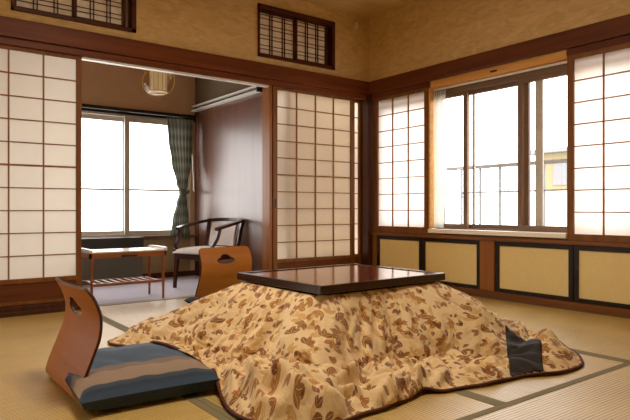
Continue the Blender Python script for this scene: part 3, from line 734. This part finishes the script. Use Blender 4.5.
def make_zaisu(loc, rz, label):
    t = thing('floor_chair', label, 'floor chair', loc, rz)
    b = obj('backrest', zaisu_shell(), 'ply', t, smooth=True, local=True, solid=.011)
    b.data.materials.append(M['ply_edge']); b.modifiers['solidify'].material_offset_rim = 1
    sb = MB(); sb.box(.028, .46, -.22, .22, .0025, .0125); obj('seat_board', sb, 'ply', t, .003, local=True)
    return t
def copy_tree(o, parent=None):
    c = o.copy(); COL.objects.link(c); c.parent = parent
    for ch in list(o.children): copy_tree(ch, c)
    return c
z1 = make_zaisu((-3.320, -1.872, .0), 0, 'bent plywood legless chair in the left foreground, seen from behind with striped cushion')
z2 = copy_tree(z1); z2.location = (-1.785, -.275, .0); z2.rotation_euler = (0, 0, -PI/2+math.radians(10))
z2['label'] = 'bent plywood legless chair behind the low table, its front side facing the camera'
for o_ in (z1, z2): o_['group'] = 'legless floor chairs'
for o_ in (z1, z2): del o_['group']

def cushion(name, label, sx, sy, h, loc, mat_, rz=0):
    nx, ny = 40, 44; mb = MB()
    rnd = random.Random(3)
    hs = []
    for side in (1, -1):
        for i in range(nx+1):
            for j in range(ny+1):
                u = -1+2*i/nx; v = -1+2*j/ny
                # pinched corners, softly swollen middle
                pinch = 1-.05*(u*u*(1-v*v)*0+ (1-u*u)*(abs(v)**6)*.6+(1-v*v)*(abs(u)**6)*.6)
                e = (max(0, 1-abs(u)**3.5)*max(0, 1-abs(v)**3.5))**.27
                dim = math.exp(-((u*sx)**2+(v*sy)**2)/.004)*.3
                wr = .002*math.sin(9*u+5*v+2*math.sin(4*v))*e+.002*math.sin(17*u-11*v)*e
                z = h*.45+ (h*.55*e*(1-dim)+wr if side > 0 else -h*.45*min(1, e*1.6))
                mb.v.append((u*sx*pinch, v*sy*pinch, max(z, .0)))
    n1 = (nx+1)*(ny+1)
    for s_ in (0, 1):
        for i in range(nx):
            for j in range(ny):
                a = s_*n1+i*(ny+1)+j; q = (a, a+ny+1, a+ny+2, a+1); mb.f.append(q if s_ == 0 else q[::-1])
    o = obj(name, mb, mat_, smooth=True, local=True)
    bm = bmesh.new(); bm.from_mesh(o.data); bmesh.ops.remove_doubles(bm, verts=bm.verts, dist=.0005); bm.to_mesh(o.data); bm.free()
    o.location = loc; o.rotation_euler = (0, 0, rz); tag(o, label, 'cushion'); return o
cushion('zabuton_cushion', 'square floor cushion with blue-grey and taupe stripes beside the blanket',   .25, .305, .100, (-3.085, -1.97, .0135), 'zabuton', math.radians(-3))
cushion('zabuton_cushion', 'dark navy floor cushion mostly hidden behind the table and blanket', .30, .27, .055, (-1.80, -.56, .0135), 'cushion_dark')
# small metal tip on the floor behind the chair
# ------------------------------------------------------------------ tea table
tt = thing('tea_table', 'small red-brown side table with white top and slatted shelf on the veranda', 'table', (-2.35, .25, 0))
TX0, TX1, TY0, TY1, TZ = -2.655, -2.06, .12, .44, .385
tp = MB().box(TX0+.02, TX1-.02, TY0+.006, TY1-.006, TZ-.006, TZ+.004); obj('laminate_top', tp, 'laminate', tt, .001)
fr = MB(); fr.box(TX0+.0, TX1, TY0, TY0+.018, TZ-.045, TZ-.007); fr.box(TX0, TX1, TY1-.018, TY1, TZ-.045, TZ-.007)
fr.box(TX0, TX0+.02, TY0, TY1, TZ-.045, TZ-.007); fr.box(TX1-.02, TX1, TY0, TY1, TZ-.045, TZ-.007)
obj('apron', fr, 'teatable', tt, .002)
for s in (TX0, TX1-.02):
    e = MB(); e.sweep(spline([(s+.01, TY0-.012, TZ+.006), (s+.01, TY0+.03, TZ+.012), (s+.01, TY1-.03, TZ+.012), (s+.01, TY1+.012, TZ+.006)], 6), .022, .022); obj('end_rail', e, 'laminate', tt)
for x in (TX0+.022, TX1-.022):
    for y in (TY0+.014, TY1-.014): obj('leg', MB().sweep([(x, y, -.003), (x, y, TZ-.008)], .026, .026, n=10, taper=(.65, 1)), 'teatable', tt, smooth=False)
sf = MB()
for y in (TY0+.03, TY1-.03): sf.box(TX0+.03, TX1-.03, y-.008, y+.008, .130, .150)
obj('shelf_rail', sf, 'teatable', tt, .001)
for k in range(9):
    x = TX0+.06+k*(TX1-TX0-.12)/8; obj('shelf_slat', MB().box(x-.010, x+.010, TY0+.038, TY1-.038, .138, .148), 'teatable', tt)
obj('drawer_pull', MB().box(-2.42, -2.30, TY0-.008, TY0, TZ-.040, TZ-.026), 'black', tt)

# heater under the window
ht = thing('panel_heater', 'low dark grey heater box under the veranda window behind the side table', 'heater', (-2.25, 1.38, 0))
obj('body', MB().box(-2.75, -1.80, 1.34, 1.445, -.003, .33), 'heater', ht, .004)
obj('top_panel', MB().box(-2.76, -1.79, 1.33, 1.448, .331, .432), 'heater_top', ht, .004)

# ------------------------------------------------------------------ armchair on the veranda
ac = thing('armchair', 'dark wooden armchair with pale upholstery standing beside the veranda board wall', 'armchair', (-1.47, .56, -.003), math.radians(20)); ac.scale = (.94, .92, .96)
# local frame: faces -x, width along y
def apart(name, mb, m, **k): return obj(name, mb, m, ac, local=True, **k)
for sy in (-1, 1):
    y = sy*.225
    apart('leg', MB().sweep([(-.235, y, 0), (-.215, y, .20), (-.20, y, .335)], .036, .036, n=4, taper=(.7, 1.1)), 'armwood')
    apart('leg', MB().sweep(spline([(.24, y*.86, 0), (.20, y*.86, .2), (.19, y*.9, .34), (.215, y*.95, .50), (.245, y, .615)], 5), .034, .034), 'armwood')
    apart('armrest_support', MB().sweep(spline([(-.215, y*1.02, .33), (-.205, y*1.08, .40), (-.155, y*1.12, .47), (-.125, y*1.15, .555)], 6), .030, .034), 'armwood')
    apart('armrest', MB().sweep(spline([(-.165, y*1.15, .555), (-.10, y*1.17, .572), (.05, y*1.15, .60), (.18, y*1.06, .622), (.25, y*.98, .632)], 6), .050, .026), 'armwood')
rl = MB(); rl.box(-.235, -.195, -.235, .235, .27, .325); rl.box(.17, .20, -.2, .2, .27, .325)
for sy in (-1, 1): rl.box(-.2, .19, sy*.215-.012, sy*.215+.012, .27, .325)
apart('seat_rail', rl, 'armwood', bevel=.003)
sm = MB(); n1 = 20
for side in (1, 0):
    for i in range(n1+1):
        for j in range(n1+1):
            u = -1+2*i/n1; v = -1+2*j/n1; e = (max(0, 1-abs(u)**4)*max(0, 1-abs(v)**4))**.4
            sm.v.append((-.02+u*.235, v*.232, .327+(.012+.045*e if side else 0)))
for s_ in (0, 1):
    for i in range(n1):
        for j in range(n1):
            a = s_*(n1+1)**2+i*(n1+1)+j; sm.f.append((a, a+n1+1, a+n1+2, a+1))
for i in range(n1):
    o2 = (n1+1)**2
    for a, b in ((i, i+1), (n1*(n1+1)+i, n1*(n1+1)+i+1), (i*(n1+1), (i+1)*(n1+1)), (i*(n1+1)+n1, (i+1)*(n1+1)+n1)): sm.f.append((a, b, b+o2, a+o2))
apart('seat_cushion', sm, 'upholstery', smooth=True)
bk_ = MB(); pr = [(.168, .385), (.180, .45), (.198, .53), (.222, .605)]
vs = []
for k, (x, z) in enumerate(pr):
    for j in range(9):
        v = -1+j/4; vs.append((x-.0+.018*(1-v*v), v*.165, z))
for k, (x, z) in enumerate(pr):
    for j in range(9):
        v = -1+j/4; vs.append((x+.030+.018*(1-v*v), v*.165, z))
fs = []
for s_ in (0, 1):
    for k in range(3):
        for j in range(8): a = s_*36+k*9+j; fs.append((a, a+1, a+10, a+9))
for k in range(3):
    for j in (0, 8): fs.append((k*9+j, (k+1)*9+j, (k+1)*9+j+36, k*9+j+36))
for j in range(8):
    for k in (0, 3): fs.append((k*9+j, k*9+j+1, k*9+j+37, k*9+j+36))
bk_.add(vs, fs); apart('back_panel', bk_, 'upholstery', bevel=.003)
apart('top_rail', MB().sweep(spline([(.235, -.235, .628), (.272, -.12, .637), (.282, 0, .638), (.272, .12, .637), (.235, .235, .628)], 6), .030, .034), 'armwood')
apart('back_rail', MB().sweep([(.205, -.20, .375), (.212, 0, .375), (.205, .20, .375)], .026, .026), 'armwood')

# ------------------------------------------------------------------ veranda rail, lamp, curtains
rr_ = thing('wall_rail', 'long white double track fixed along the top of the veranda board wall', 'rail', (VX, .8, 1.78))
a = MB(); a.box(VX-.050, VX-.001, .14, VY-.02, 1.795, 1.812); obj('upper_strip', a, 'white_rail', rr_, .001)
a = MB(); a.box(VX-.022, VX-.001, .14, VY-.02, 1.768, 1.795); obj('channel', a, 'black', rr_)
a = MB(); a.box(VX-.055, VX-.001, .14, VY-.02, 1.752, 1.768); obj('lower_strip', a, 'white_rail', rr_, .001)
obj('end_cap', MB().box(VX-.058, VX-.001, .122, .139, 1.748, 1.816), 'black', rr_)
lc = Vector((-1.95, .56, 1.815))
lp = thing('pendant_lamp', 'round amber pendant lamp with a paper cylinder hanging in the veranda', 'lamp', (lc.x, lc.y, 1.67))
obj('paper_shade', MB().lathe([(.0, -.085), (.066, -.085), (.070, -.08), (.070, .095), (.066, .1), (0, .1)], lc, 28), 'lampshade', lp, smooth=False)
obj('shade_ring', MB().lathe([(.071, -.100), (.084, -.100), (.084, -.084), (.071, -.084), (.071, -.100)], lc, 28), 'laminate', lp)
sl = MB()
for k in range(12):
    an = 2*PI*k/12+.1; sl.box(lc.x+.0725*math.cos(an)-.002, lc.x+.0725*math.cos(an)+.002, lc.y+.0725*math.sin(an)-.002, lc.y+.0725*math.sin(an)+.002, lc.z-.084, lc.z+.1)
obj('shade_ribs', sl, 'brass', lp)
R_ = .138
obj('amber_globe', MB().lathe([(max(.004, R_*math.cos(t)), .9*R_*math.sin(t)) for t in [(-.5+i/20)*PI for i in range(21)]], lc, 40), 'amber', lp, smooth=True)
hp = MB()
ra = math.atan2(-.603, .798)
ring = [(lc.x+R_*1.01*math.cos(t)*math.cos(ra), lc.y+R_*1.01*math.cos(t)*math.sin(ra), lc.z+.91*R_*math.sin(t)) for t in [2*PI*i/48 for i in range(49)]]
hp.sweep(ring, .008, .008, up=(math.sin(ra), -math.cos(ra), 0), n=6); obj('hoop', hp, 'brass', lp)
obj('cord', MB().sweep([(lc.x, lc.y, lc.z+.13), (lc.x, lc.y, 2.34)], .008, .008, n=8), 'black', lp)
obj('ceiling_cap', MB().lathe([(0, 0), (.045, 0), (.05, .02), (0, .021)], (lc.x, lc.y, 2.339), 20), 'laminate', lp)

def curtain(name, label, mat_, x_of, z0, z1, depth, pleats, thick=0):
    """x_of(t)->(centre point xy Vector, half width, direction) ; t from 0 bottom to 1 top"""
    nu, nz = pleats*10, 46; mb = MB(); uvs = []
    for i in range(nz+1):
        t = i/nz; z = z0+(z1-z0)*t; a, b = x_of(t)
        for j in range(nu+1):
            f_ = j/nu; p = a.lerp(b, f_); d = (b-a); nrm = Vector((-d.y, d.x)).normalized()
            amp = depth*(.75+.25*math.sin(f_*7+1.3))*(.6+.4*min(1, abs(t-.5)*3+.3))
            p = p+nrm*amp*math.sin(2*PI*pleats*f_+.5*math.sin(6*t+f_*5))
            mb.v.append((p.x, p.y, z)); uvs.append((f_*pleats*.12, z))
    for i in range(nz):
        for j in range(nu): a = i*(nu+1)+j; mb.f.append((a, a+1, a+nu+2, a+nu+1))
    return mb, uvs
def put_uv(o, uvs):
    l = o.data.uv_layers.new(name='UVMap')
    for lp_ in o.data.loops: l.data[lp_.index].uv = uvs[lp_.vertex_index]
cv = thing('curtain', 'grey-green plaid curtain tied back at the right side of the veranda window', 'curtain', (-1.36, 1.43, .43))
def xo(t):
    z = .42+(1.655-.42)*t
    ks = [(.42, -1.475, -1.255), (.60, -1.445, -1.27), (.78, -1.40, -1.29), (.88, -1.368, -1.302), (.98, -1.405, -1.275), (1.2, -1.462, -1.235), (1.45, -1.50, -1.225), (1.66, -1.515, -1.220)]
    for (z0, a0, b0), (z1, a1, b1) in zip(ks, ks[1:]):
        if z <= z1: f_ = (z-z0)/(z1-z0); f_ = f_*f_*(3-2*f_); return Vector((a0+(a1-a0)*f_, 1.425)), Vector((b0+(b1-b0)*f_, 1.425))
    return Vector((-1.515, 1.425)), Vector((-1.22, 1.425))
mb, uvs = curtain('', '', '', xo, .42, 1.655, .018, 7)
o = obj('fabric', mb, 'plaid', cv, smooth=True); put_uv(o, uvs)
obj('tieback', MB().sweep(spline([(-1.375, 1.425, .885), (-1.36, 1.395, .875), (-1.325, 1.392, .875), (-1.295, 1.41, .885), (-1.25, 1.46, .90), (-1.235, 1.49, .91)], 5), .012, .034), 'plaid', cv)
obj('curtain_rod', MB().sweep([(-3.2, 1.425, 1.678), (-1.20, 1.425, 1.678)], .018, .018, n=8), 'dark', cv)
hk = thing('curtain_hook', 'white curtain tie hook with a long end beside the plaid curtain', 'hook', (-1.205, 1.44, .88))
obj('hook', MB().sweep(spline([(-1.215, 1.455, 1.30), (-1.215, 1.44, 1.2), (-1.21, 1.425, .95), (-1.213, 1.41, .90), (-1.225, 1.42, .93)], 5), .012, .012, n=8), 'white_rail', hk)

cw = thing('curtain', 'sheer white curtain gathered at the left side of the right window', 'curtain', (.03, -.86, .54))
def xr(t):
    z = .545+(1.70-.545)*t
    w_ = .13+.02*math.sin(3*t)
    return Vector((.034, -.812)), Vector((.034, -.812-w_+.02*(1-t)))
mb, uvs = curtain('', '', '', xr, .545, 1.70, .012, 6)
o = obj('fabric', mb, 'sheer', cw, smooth=True); put_uv(o, uvs)
hdg = MB()
for k in range(6):
    y = -.822-k*.023; hdg.sweep([(.034, y, 1.70), (.034, y, 1.742)], .016, .014, n=6, taper=(1, .7))
obj('gathered_heading', hdg, 'sheer', cw)
obj('curtain_rail', MB().box(.028, .042, -2.07, -.806, 1.750, 1.765), 'white_rail', cw)
# small dark hardware on the window head
obj_ = obj('label_plate', MB().box(-.008, -.0045, -1.49, -1.43, 1.792, 1.806), 'black', at=(-.006, -1.46, 1.80)); tag(obj_, 'small dark plate on the honey head board above the window', 'plate')

# ------------------------------------------------------------------ outside the right window
rg = thing('balcony_railing', 'grey metal balcony railing seen faintly through the right window', 'railing', (1.1, -.9, 0))
obj('top_rail', MB().box(1.08, 1.13, -3.0, 1.2, 1.13, 1.165), 'rail_out', rg); obj('lower_rail', MB().box(1.09, 1.12, -3.0, 1.2, .875, .892), 'rail_out', rg)
for k in range(18):
    y = -2.9+k*.24; obj('post', MB().box(1.092, 1.116, y-.008, y+.008, .2, 1.13), 'rail_out', rg)
struct('floor_balcony', MB().box(.16, 1.4, -3.4, 1.6, -.3, -.1), 'concrete')
hs_ = thing('neighbour_house', 'pale yellow building beyond the railing in the right window pane', 'building', (7.0, -.5, -3))
obj('wall', MB().box(7.0, 9.0, -2.4, 2.55, 1.1, 1.85), 'house_out', hs_); obj('lower_wall', MB().box(7.0, 9.0, -2.4, 2.55, -3, 1.099), 'laminate', hs_); rf = MB().box(6.8, 9.1, -2.6, 2.7, 1.851, 1.93); obj('roof', rf, 'rail_out', hs_)
for y in (-1.3, -.2, .9, 1.9): obj('window', MB().box(6.97, 6.999, y-.25, y+.25, 1.2, 1.7), 'rail_out', hs_)
# ground outside
struct('floor_ground', MB().box(1.5, 30, -25, 30, -3.2, -3.0), 'concrete')

# housing of the added fill lamp (out of frame)
cl = thing('added_ceiling_lamp', 'unseen square ceiling lamp added as warm fill over the room', 'lamp', (-2.7, -2.3, 2.42))
obj('housing', MB().box(-3.05, -2.35, -2.65, -1.95, 2.42, CZ-.001), 'teatable', cl, .004)
